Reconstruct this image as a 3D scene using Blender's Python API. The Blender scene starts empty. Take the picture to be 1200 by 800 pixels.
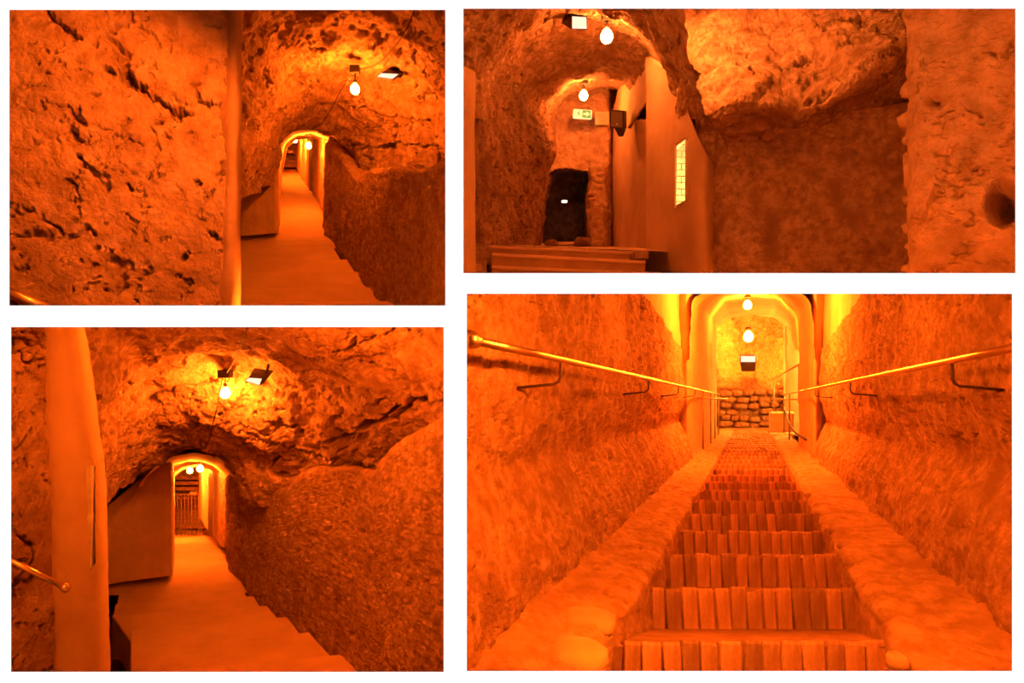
import bpy, math, random
import numpy as np
from mathutils import Vector, Matrix, Euler
random.seed(7); np.random.seed(7)
SC = bpy.context.scene
COL = SC.collection
PI = math.pi
# ------------------------------------------------------------------ camera
F = 700.0; CZ = 1.8; D = 2.8            # focal length in pixels of the 1200 px frame, eye height, distance to the white wall
cam = bpy.data.cameras.new('camera'); cam.lens = 36*F/1200; cam.sensor_width = 36; cam.clip_end = 300
co = bpy.data.objects.new('camera', cam); COL.objects.link(co)
co.location = (0, 0, CZ); co.rotation_euler = (PI/2, 0, 0); SC.camera = co
# ------------------------------------------------------------------ world, sun, exposure
w = bpy.data.worlds.new('world'); SC.world = w; w.use_nodes = True
w.node_tree.nodes['Background'].inputs[0].default_value = (0, 0, 0, 1)
w.node_tree.nodes['Background'].inputs[1].default_value = 0
sun = bpy.data.lights.new('sun', 'SUN'); sun.energy = 62; sun.angle = math.radians(.5)
so = bpy.data.objects.new('sun', sun); COL.objects.link(so)
so.rotation_euler = (math.radians(4.5), 0, 0)     # added to whiten the front wall: grazes down its face
vs = SC.view_settings; vs.view_transform = 'Standard'; vs.look = 'None'; vs.gamma = 1; vs.use_curve_mapping = False
vs.exposure = 0
SC.cycles.use_denoising = True
SC.cycles.max_bounces = 6; SC.cycles.diffuse_bounces = 4
SC.cycles.sample_clamp_indirect = 8
AMBER = (1.0, .15, .007); AMBER2 = (1.0, .205, .028)

def at(px, py, d):
    return Vector(((px-600)/F*d, d, CZ+(400-py)/F*d))
def lamp(name, px, py, d, power, color=AMBER, r=.08):
    l = bpy.data.lights.new(name, 'POINT'); l.energy = power; l.color = color; l.shadow_soft_size = r
    o = bpy.data.objects.new(name, l); COL.objects.link(o); o.location = at(px, py, d); return o
# unseen lamps added just outside each view to brighten the tunnels
def spot(name, p, q, power, color, angle, r=.06):
    l = bpy.data.lights.new(name, 'SPOT'); l.energy = power; l.color = color; l.shadow_soft_size = r; l.spot_size = math.radians(angle); l.spot_blend = .6
    o = bpy.data.objects.new(name, l); COL.objects.link(o); o.location = at(*p); o.rotation_euler = (at(*q)-at(*p)).to_track_quat('-Z', 'Y').to_euler(); return o
spot('spot', (290, -95, 3.0), (130, 200, 4.4), 420, AMBER, 75)   # added to brighten the rough wall of the upper tunnel
lamp('lamp', 470, -75, 4.7, 22, r=.12)
lamp('lamp', 1010, -70, 3.3, 12, AMBER2, .12)       # hall with the pier
lamp('lamp', 790, -10, 6.3, 250, AMBER2, .06)
lamp('lamp', 640, -55, 5.4, 42, AMBER2, .1)
lamp('lamp', -25, 470, 3.1, 22, r=.1)
lamp('lamp', 330, 377, 4.9, 300, r=.12)             # long stair tunnel going down
lamp('lamp', 880, 338, 2.93, 620, AMBER, .1)         # brick stair, over the foot of the flight
lamp('lamp', 880, 340, 7.0, 180, AMBER, .12)
lamp('lamp', 880, 338, 14.0, 2000, AMBER, .12)

# ------------------------------------------------------------------ noise
_rs = np.random.RandomState(3)
_perm = np.concatenate([_rs.permutation(256)]*3)
_g = _rs.normal(size=(256, 3)); _g /= np.linalg.norm(_g, axis=1)[:, None]
def perlin(p):
    i = np.floor(p).astype(int); f = p-i; i &= 255
    u = f*f*f*(f*(f*6-15)+10)
    r = 0
    for dx in (0, 1):
        wx = u[:, 0] if dx else 1-u[:, 0]
        a = _perm[i[:, 0]+dx]
        for dy in (0, 1):
            wy = u[:, 1] if dy else 1-u[:, 1]
            b = _perm[a+i[:, 1]+dy]
            for dz in (0, 1):
                wz = u[:, 2] if dz else 1-u[:, 2]
                h = _perm[b+i[:, 2]+dz]
                g = _g[h]
                r = r + wx*wy*wz*(g[:, 0]*(f[:, 0]-dx)+g[:, 1]*(f[:, 1]-dy)+g[:, 2]*(f[:, 2]-dz))
    return r*1.5
def fbm(p, n=4, gain=.5):
    s = 0; a = 1
    for k in range(n):
        s = s+a*perlin(p*(2**k)+k*17.3); a *= gain
    return s
def sstep(x, a, b):
    t = np.clip((x-a)/(b-a), 0, 1); return t*t*(3-2*t)
def rag(q, lo, hi, n=5, g=.68):
    return sstep(fbm(q, n, g), lo, hi)
def tuff(a=1., s=1., crack=.5, pit=.6, warp=(1, 1, 1)):
    """carved tuff: lumps, pick marks, ragged pits and a few cracks; s scales the features up"""
    W = np.array(warp)
    def f(p):
        q = p*W/s
        h = .10*fbm(q*1.1+5, 3)+.048*fbm(q*3.2+2, 5, .62)
        h = h-.075*pit*rag(q*np.array((5, 5, 7))+31, .5, .95)-.04*pit*rag(q*11+3, .55, .95, 3)
        wv = q+.12*np.stack([fbm(q*3+1, 3), fbm(q*3+5, 3), fbm(q*3+9, 3)], 1)
        c = np.abs(perlin(wv*np.array((.9, .9, 2.6))+40)); m = rag(q*1.3+77, .2, .5, 3)
        h = h-.16*crack*m*(1-sstep(c, .0, .06))
        return a*s*h
    return f
def plaster(a=1., s=1.):
    def f(p):
        q = p/s
        return a*s*(.04*fbm(q*1.2+3, 3)+.008*fbm(q*9+1, 3, .6))
    return f
def render_coat(a=1., s=1.):
    """roughcast: fine grain over low waves"""
    def f(p):
        q = p/s
        return a*s*(.06*fbm(q*1.3+8, 3)+.022*fbm(q*10+1, 4, .75)-.03*sstep(perlin(q*11+60), .42, .6))
    return f
def cracked(a=1., s=1.):
    """old coarse plaster with crumbled seams and holes"""
    def f(p):
        q = p/s
        h = .06*fbm(q*1.5+2, 3)+.04*fbm(q*4.5+7, 5, .62)
        wv = q+.16*np.stack([fbm(q*4+1, 3), fbm(q*4+5, 3), fbm(q*4+9, 3)], 1)
        c = np.abs(perlin(wv*np.array((1.1, 1.1, 2.2))+21)); m = rag(q*2.2+50, .15, .4, 4)
        h = h-.16*m*(1-sstep(c, .015, .10))
        h = h-.09*rag(wv*np.array((4.5, 4.5, 8.5))+61, .55, .8)
        return a*s*h
    return f

# ------------------------------------------------------------------ materials
def mat(name, c1, c2=None, rough=.9, scale=6., bump=.3, bscale=40., bdist=.02, metal=0., stretch=(1, 1, 1), spec=.25, c3=None):
    m = bpy.data.materials.new(name); m.use_nodes = True
    nt = m.node_tree; b = nt.nodes['Principled BSDF']
    b.inputs['Roughness'].default_value = rough; b.inputs['Metallic'].default_value = metal
    b.inputs['Specular IOR Level'].default_value = spec
    tc = nt.nodes.new('ShaderNodeTexCoord'); mp = nt.nodes.new('ShaderNodeMapping'); mp.inputs['Scale'].default_value = stretch
    nt.links.new(tc.outputs['Object'], mp.inputs[0])
    n = nt.nodes.new('ShaderNodeTexNoise'); n.inputs['Scale'].default_value = scale; n.inputs['Detail'].default_value = 7; n.inputs['Roughness'].default_value = .65
    nt.links.new(mp.outputs[0], n.inputs['Vector'])
    r = nt.nodes.new('ShaderNodeValToRGB'); r.color_ramp.elements[0].position = .36; r.color_ramp.elements[1].position = .64
    r.color_ramp.elements[0].color = (*c1, 1); r.color_ramp.elements[1].color = (*(c2 or c1), 1)
    nt.links.new(n.outputs['Fac'], r.inputs[0])
    out = r.outputs[0]
    if c3:                                             # blotches of old dirt
        n3 = nt.nodes.new('ShaderNodeTexNoise'); n3.inputs['Scale'].default_value = scale*.3; n3.inputs['Detail'].default_value = 5
        nt.links.new(mp.outputs[0], n3.inputs['Vector'])
        r3 = nt.nodes.new('ShaderNodeValToRGB'); r3.color_ramp.elements[0].position = .5; r3.color_ramp.elements[1].position = .68
        nt.links.new(n3.outputs['Fac'], r3.inputs[0])
        mx = nt.nodes.new('ShaderNodeMix'); mx.data_type = 'RGBA'
        nt.links.new(r3.outputs[0], mx.inputs[0]); nt.links.new(out, mx.inputs[6]); mx.inputs[7].default_value = (*c3, 1)
        out = mx.outputs[2]
    nt.links.new(out, b.inputs['Base Color'])
    if bump:
        nb = nt.nodes.new('ShaderNodeTexNoise'); nb.inputs['Scale'].default_value = bscale; nb.inputs['Detail'].default_value = 6; nb.inputs['Roughness'].default_value = .7
        nt.links.new(mp.outputs[0], nb.inputs['Vector'])
        bp = nt.nodes.new('ShaderNodeBump'); bp.inputs['Strength'].default_value = bump; bp.inputs['Distance'].default_value = bdist
        nt.links.new(nb.outputs['Fac'], bp.inputs['Height']); nt.links.new(bp.outputs[0], b.inputs['Normal'])
    return m
def glow(name, c, s):
    m = bpy.data.materials.new(name); m.use_nodes = True; nt = m.node_tree
    for n in list(nt.nodes): nt.nodes.remove(n)
    e = nt.nodes.new('ShaderNodeEmission'); e.inputs[0].default_value = (*c, 1); e.inputs[1].default_value = s
    o = nt.nodes.new('ShaderNodeOutputMaterial'); nt.links.new(e.outputs[0], o.inputs[0]); return m
M = {
 'white': mat('white_paint', (.92, .92, .92), bump=0, spec=0),
 'tuff': mat('tuff_rock', (.40, .24, .145), (.78, .55, .37), scale=9, bscale=20, bump=1., bdist=.05, c3=(.42, .25, .15)),
 'tuff_dark': mat('dark_tuff_rock', (.2, .11, .065), (.5, .31, .2), scale=6, bscale=16, bump=1., bdist=.05, c3=(.22, .12, .07)),  # a darker tone of the tuff
 'old_plaster': mat('crumbling_plaster', (.46, .29, .18), (.76, .54, .36), scale=6, bscale=16, bump=.9, bdist=.045, c3=(.46, .29, .18)),
 'plaster': mat('smooth_plaster', (.66, .47, .31), (.76, .55, .37), scale=2.2, bscale=30, bump=.18, bdist=.01, c3=(.55, .37, .24)),
 'roughcast': mat('roughcast_plaster', (.34, .21, .13), (.66, .47, .32), scale=13, bscale=34, bump=.9, bdist=.025, c3=(.33, .2, .12)),
 'edge_plaster': mat('darker_plaster_edge', (.4, .26, .165), (.52, .35, .23), scale=4, bscale=24, bump=.4, bdist=.015),  # the corner plaster in a darker tone
 'lit_plaster': mat('lit_plaster', (.82, .78, .68), (.9, .87, .78), scale=3, bscale=20, bump=.2, bdist=.01),  # plaster lightened in colour so the doorway wall looks brightly lit
 'step': mat('worn_stone', (.66, .45, .3), (.78, .56, .38), rough=.7, scale=3, bscale=14, bump=.12, bdist=.01, stretch=(.5, 1, 1)),
 'riser': mat('shaded_riser', (.38, .24, .15), (.5, .33, .21), scale=3, bump=.2),  # shade under the tread edges put into a darker colour
 'brick': mat('old_brick', (.6, .4, .25), (.8, .57, .38), scale=5, bscale=18, bump=.6, bdist=.02, c3=(.42, .24, .14)),
 'mortar': mat('earth_mortar', (.34, .2, .12), (.5, .32, .2), scale=5, bscale=25, bump=.6),
 'stone': mat('pale_stone', (.62, .45, .3), (.78, .58, .4), scale=4, bscale=14, bump=.4),
 'rubble': mat('rubble_stone', (.26, .15, .09), (.52, .34, .21), scale=4, bscale=14, bump=.5),
 'brass': mat('brass_tube', (.8, .62, .4), (.9, .72, .5), rough=.33, metal=1., bump=0),
 'iron': mat('dark_iron', (.07, .045, .03), rough=.5, bump=0),
 'grey': mat('grey_steel', (.36, .27, .2), rough=.45, metal=.5, bump=0),
 'black': mat('black_plastic_and_shade', (.05, .04, .035), rough=.5, bump=0),  # plastic parts, and the recess sheets that stand for deep shade
 'grille': mat('speaker_cloth', (.2, .15, .11), (.26, .2, .14), rough=.8, scale=60, bump=.3, bscale=150, bdist=.005),
 'cable': mat('dark_cable', (.05, .035, .025), rough=.6, bump=0),
 'paper': mat('paper', (.72, .58, .42), bump=0),
 'tile': mat('glazed_tile', (.6, .5, .38), (.85, .75, .6), rough=.4, scale=8, bump=.1),
 'bulb': glow('bulb_glow', (1., .16, .008), 1000),
 'bulb2': glow('bulb_glow_pale', (1., .205, .028), 420),
 'flood': glow('flood_panel', (1., .62, .42), 1.6),
 'exit_green': mat('sign_green', (.03, .25, .08), bump=0),
 'speck': glow('far_lamp_glow', (1., .6, .35), 6),
}
ex = bpy.data.materials.new('lit_sign_face'); ex.use_nodes = True
_b = ex.node_tree.nodes['Principled BSDF']; _b.inputs['Base Color'].default_value = (.75, .8, .6, 1)
_b.inputs['Emission Color'].default_value = (.75, .85, .42, 1); _b.inputs['Emission Strength'].default_value = .75
M['exit'] = ex
exg = bpy.data.materials.new('lit_sign_green'); exg.use_nodes = True
_b = exg.node_tree.nodes['Principled BSDF']; _b.inputs['Base Color'].default_value = (.03, .3, .1, 1)
_b.inputs['Emission Color'].default_value = (.08, .30, .08, 1); _b.inputs['Emission Strength'].default_value = .5
M['exit_green'] = exg

# ------------------------------------------------------------------ objects
def link(name, me, m, parent=None, kind=None):
    o = bpy.data.objects.new(name, me); COL.objects.link(o)
    if m is not None and not me.materials: me.materials.append(m)
    if parent is not None: o.parent = parent
    if kind: o['kind'] = kind
    return o
def tag(o, label, cat, group=None):
    o['label'] = label; o['category'] = cat
    if group: o['group'] = group
    return o
def thing(name, label, cat, loc, group=None):
    o = bpy.data.objects.new(name, None); COL.objects.link(o); o.location = loc; o.empty_display_size = .1
    return tag(o, label, cat, group)
class MB:
    def __init__(s): s.v = []; s.f = []
    def add(s, v, f):
        n = len(s.v); s.v += [Vector(x) for x in v]; s.f += [[i+n for i in q] for q in f]; return s
    def hexa(s, c):            # bottom four, top four
        return s.add(c, [(3, 2, 1, 0), (4, 5, 6, 7), (0, 1, 5, 4), (1, 2, 6, 5), (2, 3, 7, 6), (3, 0, 4, 7)])
    def box(s, c, sz, rot=None):
        c = Vector(c); R = (rot or Matrix.Identity(3))
        x, y, z = (a/2 for a in sz)
        return s.hexa([c+R @ Vector(p) for p in ((-x, -y, -z), (x, -y, -z), (x, y, -z), (-x, y, -z), (-x, -y, z), (x, -y, z), (x, y, z), (-x, y, z))])
    def tube(s, pts, r, n=8, cap=True):
        pts = [Vector(p) for p in pts]; rr = r if isinstance(r, (list, tuple)) else [r]*len(pts)
        V = []; Fc = []; ref = None
        for i, p in enumerate(pts):
            t = (pts[min(i+1, len(pts)-1)]-pts[max(i-1, 0)]).normalized()
            if ref is None: ref = Vector((0, 0, 1)) if abs(t.z) < .9 else Vector((1, 0, 0))
            a = t.cross(ref).normalized(); b = t.cross(a).normalized(); ref = -b if False else ref
            for k in range(n):
                th = 2*PI*k/n; V.append(p+rr[i]*(math.cos(th)*a+math.sin(th)*b))
        for i in range(len(pts)-1):
            for k in range(n):
                Fc.append((i*n+k, i*n+(k+1) % n, (i+1)*n+(k+1) % n, (i+1)*n+k))
        if cap:
            Fc.append(tuple(range(n))[::-1]); Fc.append(tuple((len(pts)-1)*n+k for k in range(n)))
        return s.add(V, Fc)
    def lathe(s, c, prof, n=14, axis=Vector((0, 0, 1))):     # prof: (radius, height)
        c = Vector(c)
        return s.tube([c+axis*h for r, h in prof], [max(r, 1e-4) for r, h in prof], n)
    def prism(s, poly, depth):                               # poly of points, extruded by a vector
        n = len(poly); poly = [Vector(p) for p in poly]; dv = Vector(depth)
        return s.add(poly+[p+dv for p in poly], [tuple(range(n)), tuple(range(n, 2*n))[::-1]]+[(i, i+n, (i+1) % n+n, (i+1) % n) for i in range(n)])
    def build(s, name, m, parent=None, smooth=False, kind=None, bevel=0):
        off = parent_world(parent)
        me = bpy.data.meshes.new(name); me.from_pydata([tuple(v-off) for v in s.v], [], s.f)
        import bmesh
        bm = bmesh.new(); bm.from_mesh(me); bmesh.ops.recalc_face_normals(bm, faces=bm.faces)
        if bevel: bmesh.ops.bevel(bm, geom=list(bm.edges), offset=bevel, segments=1, affect='EDGES', clamp_overlap=True)
        bm.to_mesh(me); bm.free()
        if smooth: me.polygons.foreach_set('use_smooth', [True]*len(me.polygons))
        return link(name, me, m, parent, kind)
def parent_world(o):
    v = Vector((0, 0, 0))
    while o is not None: v += o.location; o = o.parent
    return v

def catmull(A, n, lin=False):
    A = np.asarray(A, float); k = len(A); t = np.linspace(0, k-1, n)
    i = np.minimum(t.astype(int), k-2); u = (t-i)[:, None, None]
    p1 = A[i]; p2 = A[i+1]
    if lin or k < 3: return p1*(1-u)+p2*u
    p0 = np.where((i > 0)[:, None, None], A[np.maximum(i-1, 0)], 2*p1-p2)
    p3 = np.where((i+2 < k)[:, None, None], A[np.minimum(i+2, k-1)], 2*p2-p1)
    return .5*(2*p1+(p2-p0)*u+(2*p0-5*p1+4*p2-p3)*u*u+(3*p1-p0-3*p2+p3)*u**3)
def inpoly(x, y, poly):
    r = np.zeros(len(x), bool); n = len(poly)
    for i in range(n):
        x1, y1 = poly[i]; x2, y2 = poly[(i+1) % n]
        if y1 == y2: continue
        r ^= ((y1 > y) != (y2 > y)) & (x < (x2-x1)*(y-y1)/(y2-y1)+x1)
    return r
def seams(*lines):
    """deep ragged seams in a rock face, along polylines: (depth, half width, points)"""
    def f(x, y):
        t = np.zeros(len(x))
        jx = 4*fbm(np.stack([x*.11, y*.11, x*0+3], 1), 3, .6); jy = 4*fbm(np.stack([x*.11, y*.11, x*0+9], 1), 3, .6)
        ww = np.maximum(.15, .85+1.1*fbm(np.stack([x*.1, y*.1, x*0+5], 1), 3, .6))
        for dep, wd, pts in lines:
            m = np.full(len(x), 1e9)
            for (x1, y1), (x2, y2) in zip(pts[:-1], pts[1:]):
                L2 = (x2-x1)**2+(y2-y1)**2; u = np.clip(((x+jx-x1)*(x2-x1)+(y+jy-y1)*(y2-y1))/L2, 0, 1)
                m = np.minimum(m, np.hypot(x+jx-x1-u*(x2-x1), y+jy-y1-u*(y2-y1)))
            t = t-dep*(1-sstep(m/ww, wd*.45, wd*1.2))
        return t
    return f
BOX = [-9e9, 9e9, -9e9, 9e9]              # pixel bounds of the tunnel being built: rock stays on its own side of the partings
def patch(name, rows, nu, nv, disp, m, kind='structure', K=1., lin=False, holes=(), parent=None, m_ctrl=28, extra=None):
    """a surface through contour lines (pixel x, pixel y, distance); nu points along a line, nv across them"""
    C = []
    for r in rows:
        r = np.asarray(r, float); L = np.r_[0, np.cumsum(np.hypot(np.diff(r[:, 0]), np.diff(r[:, 1]))+1e-6+8*np.abs(np.diff(r[:, 2])))]
        t = np.linspace(0, L[-1], m_ctrl if len(r) > 2 else 2)
        C.append(np.stack([np.interp(t, L, r[:, k]) for k in range(3)], 1))
    mx = max(len(c) for c in C)
    C = [c if len(c) == mx else np.stack([np.linspace(c[0, k], c[-1, k], mx) for k in range(3)], 1) for c in C]
    C = np.array(C)
    dd = C[..., 2]*K
    W = np.stack([(C[..., 0]-600)/F*dd, dd, CZ+(400-C[..., 1])/F*dd], -1)
    G = catmull(W, nv, lin)                                   # nv x mx
    G = catmull(G.transpose(1, 0, 2), nu, mx <= 2).transpose(1, 0, 2)  # nv x nu
    du = np.gradient(G, axis=1); dv = np.gradient(G, axis=0)
    N = np.cross(du, dv); N /= np.linalg.norm(N, axis=2)[..., None]+1e-12
    view = np.array((0, 0, CZ))-G
    if (N*view).sum(2).mean() < 0: N = -N; flip = True
    else: flip = False
    P = G.reshape(-1, 3); Nn = N.reshape(-1, 3)
    pxl = 600+F*P[:, 0]/P[:, 1]; pyl = 400-F*(P[:, 2]-CZ)/P[:, 1]
    if disp is not None:
        h = disp(P)
        if extra is not None: h = h+extra(pxl, pyl)
        P = P+Nn*h[:, None]
    P = np.stack([np.clip(P[:, 0], (BOX[0]-600)/F*P[:, 1], (BOX[1]-600)/F*P[:, 1]), P[:, 1], np.clip(P[:, 2], CZ+(400-BOX[3])/F*P[:, 1], CZ+(400-BOX[2])/F*P[:, 1])], 1)
    idx = np.arange(nu*nv).reshape(nv, nu)
    q = np.stack([idx[:-1, :-1], idx[:-1, 1:], idx[1:, 1:], idx[1:, :-1]], -1).reshape(-1, 4)
    if flip: q = q[:, ::-1]
    for poly in holes:
        cx = pxl[q].mean(1); cy = pyl[q].mean(1); q = q[~inpoly(cx, cy, poly)]
    me = bpy.data.meshes.new(name)
    me.vertices.add(len(P)); me.vertices.foreach_set('co', P.astype('f').ravel())
    me.loops.add(q.size); me.loops.foreach_set('vertex_index', np.ascontiguousarray(q).astype('i').ravel())
    me.polygons.add(len(q)); me.polygons.foreach_set('loop_start', np.arange(0, q.size, 4, dtype='i'))
    me.polygons.foreach_set('use_smooth', np.ones(len(q), bool))
    me.update(calc_edges=True)
    return link(name, me, m, parent, kind)
def wallcols(cols):            # (x, d, y_top, y_bottom[, x_bottom])
    return [[(c[0], c[2], c[1]), (c[4] if len(c) > 4 else c[0], c[3], c[1])] for c in cols]
def stone_mesh(name, r, seed, n=2):
    import bmesh
    bm = bmesh.new(); bmesh.ops.create_icosphere(bm, subdivisions=n, radius=1)
    P = np.array([v.co[:] for v in bm.verts]); h = 1+.28*perlin(P*1.3+seed*7.1)+.12*perlin(P*3+seed)
    Q = np.sign(P)*np.abs(P)**.75
    for v, q, k in zip(bm.verts, Q, h): v.co = Vector(q*k*np.array(r))
    me = bpy.data.meshes.new(name); bm.to_mesh(me); bm.free()
    me.polygons.foreach_set('use_smooth', [True]*len(me.polygons)); return me
def stone(parent, px, py, d, rx, ry, m='stone', rd=None, seed=0, name='stone'):
    k = d/F; me = stone_mesh(name, (rx*k, rd or max(rx, ry)*k, ry*k), seed or random.randint(1, 99))
    o = link(name, me, M[m], parent); o.location = at(px, py, d)-parent_world(parent); return o

# ------------------------------------------------------------------ the white wall and the unseen box behind it
PAN = [(11, 11.5, 522, 358), (543, 10, 1190, 320), (13, 383, 520, 787), (547, 344, 1186, 786)]
def white_wall():
    xs = [-8300, 11, 13, 520, 522, 543, 547, 1186, 1190, 9500]; ys = [-6200, 10, 11.5, 320, 344, 358, 383, 786, 787, 7500]
    mb = MB(); V = {}
    FL = {}                                     # the openings flare towards the back
    for a, b, c, e in PAN: FL['x', a] = -.016; FL['x', c] = .016; FL['y', b] = .028; FL['y', e] = -.028
    for t, dd in ((0, D), (1, D+.002)):
        for i, x in enumerate(xs):
            for j, y in enumerate(ys):
                fl = FL.get(('x', x), 0)*t; fz = FL.get(('y', y), 0)*t
                V[t, i, j] = len(mb.v); mb.v.append(at(x, y, D)+Vector((fl, dd-D, fz)))
    solid = {}
    for i in range(len(xs)-1):
        for j in range(len(ys)-1):
            cx, cy = (xs[i]+xs[i+1])/2, (ys[j]+ys[j+1])/2
            solid[i, j] = not any(a < cx < c and b < cy < e for a, b, c, e in PAN)
    for (i, j), s in solid.items():
        if not s: continue
        for t in (0, 1):
            mb.f.append([V[t, i, j], V[t, i+1, j], V[t, i+1, j+1], V[t, i, j+1]])
        for (di, dj, a, b) in ((-1, 0, (i, j), (i, j+1)), (1, 0, (i+1, j), (i+1, j+1)), (0, -1, (i, j), (i+1, j)), (0, 1, (i, j+1), (i+1, j+1))):
            if not solid.get((i+di, j+dj), True):
                mb.f.append([V[(0,)+a], V[(0,)+b], V[(1,)+b], V[(1,)+a]])
    mb.build('wall_front', M['white'], kind='structure')
white_wall()
def sun_shield():  # unseen dark box added to stop the sun leaking into the tunnels
    x, y0, y1, z0, z1 = 34, D+.02, 62, -26, 26
    def quad(name, c): MB().add(c, [(0, 1, 2, 3)]).build(name, M['tuff_dark'], kind='structure')
    quad('wall_back', [(-x, y1, z0), (x, y1, z0), (x, y1, z1), (-x, y1, z1)])
    quad('wall_left', [(-x, y0, z0), (-x, y1, z0), (-x, y1, z1), (-x, y0, z1)])
    quad('wall_right', [(x, y0, z0), (x, y1, z0), (x, y1, z1), (x, y0, z1)])
    quad('floor', [(-x, y0, z0), (x, y0, z0), (x, y1, z0), (-x, y1, z0)])
    quad('ceiling', [(-x, y0, z1), (x, y0, z1), (x, y1, z1), (-x, y1, z1)])
    # thin sheets added to keep each tunnel's light out of the others
    e = 60
    MB().add([at(533, -900, D+.007), at(533, -900, e), at(533, 1500, e), at(533, 1500, D+.007)], [(0, 1, 2, 3)]).build('light_divider', M['tuff_dark'], kind='structure')
    MB().add([at(-900, 371, D+.007), at(-900, 371, e), at(533, 371, e), at(533, 371, D+.007)], [(0, 1, 2, 3)]).build('light_divider', M['tuff_dark'], kind='structure')
    MB().add([at(2100, 332, D+.007), at(2100, 332, e), at(533, 332, e), at(533, 332, D+.007)], [(0, 1, 2, 3)]).build('light_divider', M['tuff_dark'], kind='structure')
sun_shield()

# ------------------------------------------------------------------ fittings
def pendant(px, py, d, box_py, r_px, label, bulb='bulb', box=(9, 6), group=None, sock=True):
    """ceiling box, cord, socket and a glowing glass bulb"""
    k = d/F; top = at(px, box_py, d); r = r_px*k
    t = thing('pendant_bulb', label, 'light bulb', top, group)
    MB().box(top, (box[0]*2*k, box[0]*1.6*k, box[1]*2*k)).build('ceiling_box', M['black'], t, bevel=.8*k)
    c = at(px, py, d); MB().tube([top, c+Vector((0, 0, r*1.7))], max(.7*k, .1*r), 6).build('cord', M['cable'], t)
    if sock: MB().lathe(c+Vector((0, 0, r*1.15)), [(r*.3, 0), (r*.42, r*.1), (r*.42, r*.7), (r*.25, r*.85), (.1*r, r*.95)], 10).build('socket', M['black'], t, True)
    MB().lathe(c, [(.02*r, -r*1.2), (r*.5, -r*1.08), (r*.85, -r*.72), (r, -r*.25), (r*.95, r*.2), (r*.7, r*.68), (r*.4, r*1.02), (r*.3, r*1.18)], 12).build('bulb', M[bulb], t, True)
    return t
def flood(px, py, d, w, h, face, label, dark=None):
    """dark housing with its lit white face; face and housing given as pixel outlines"""
    c = at(px, py, d); t = thing('floodlight', label, 'floodlight', c)
    k = d/F
    mb = MB(); front = [at(x, y, d) for x, y in face]
    cf = sum(front, Vector())/4
    back = [at(x, y, d*1.045) for x, y in dark]
    mb.hexa(back[:4]+[cf+(p-cf)*1.12 for p in front]); mb.build('housing', M['black'], t)
    nrm = (front[1]-front[0]).cross(front[2]-front[1]).normalized()
    if nrm.y > 0: nrm = -nrm
    MB().prism([p+nrm*.6*k for p in front], -nrm*.3*k).build('lamp_glass', M['flood'], t)
    MB().tube([c+Vector((0, .02*d, 0)), c+Vector((0, .03*d, h*k))], 1.6*k, 6).build('bracket', M['black'], t)
    return t
def cable(pts, r, label, name='cable'):
    P = np.array([[at(*p)[:] for p in pts]]).transpose(1, 0, 2); Q = catmull(P, len(pts)*6)[:, 0]
    c = Vector(Q[0]); 
    o = MB().tube([Vector(q)-c for q in Q], r, 6).build(name, M['cable'], None, True); o.location = c
    return tag(o, label, 'cable')

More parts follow.
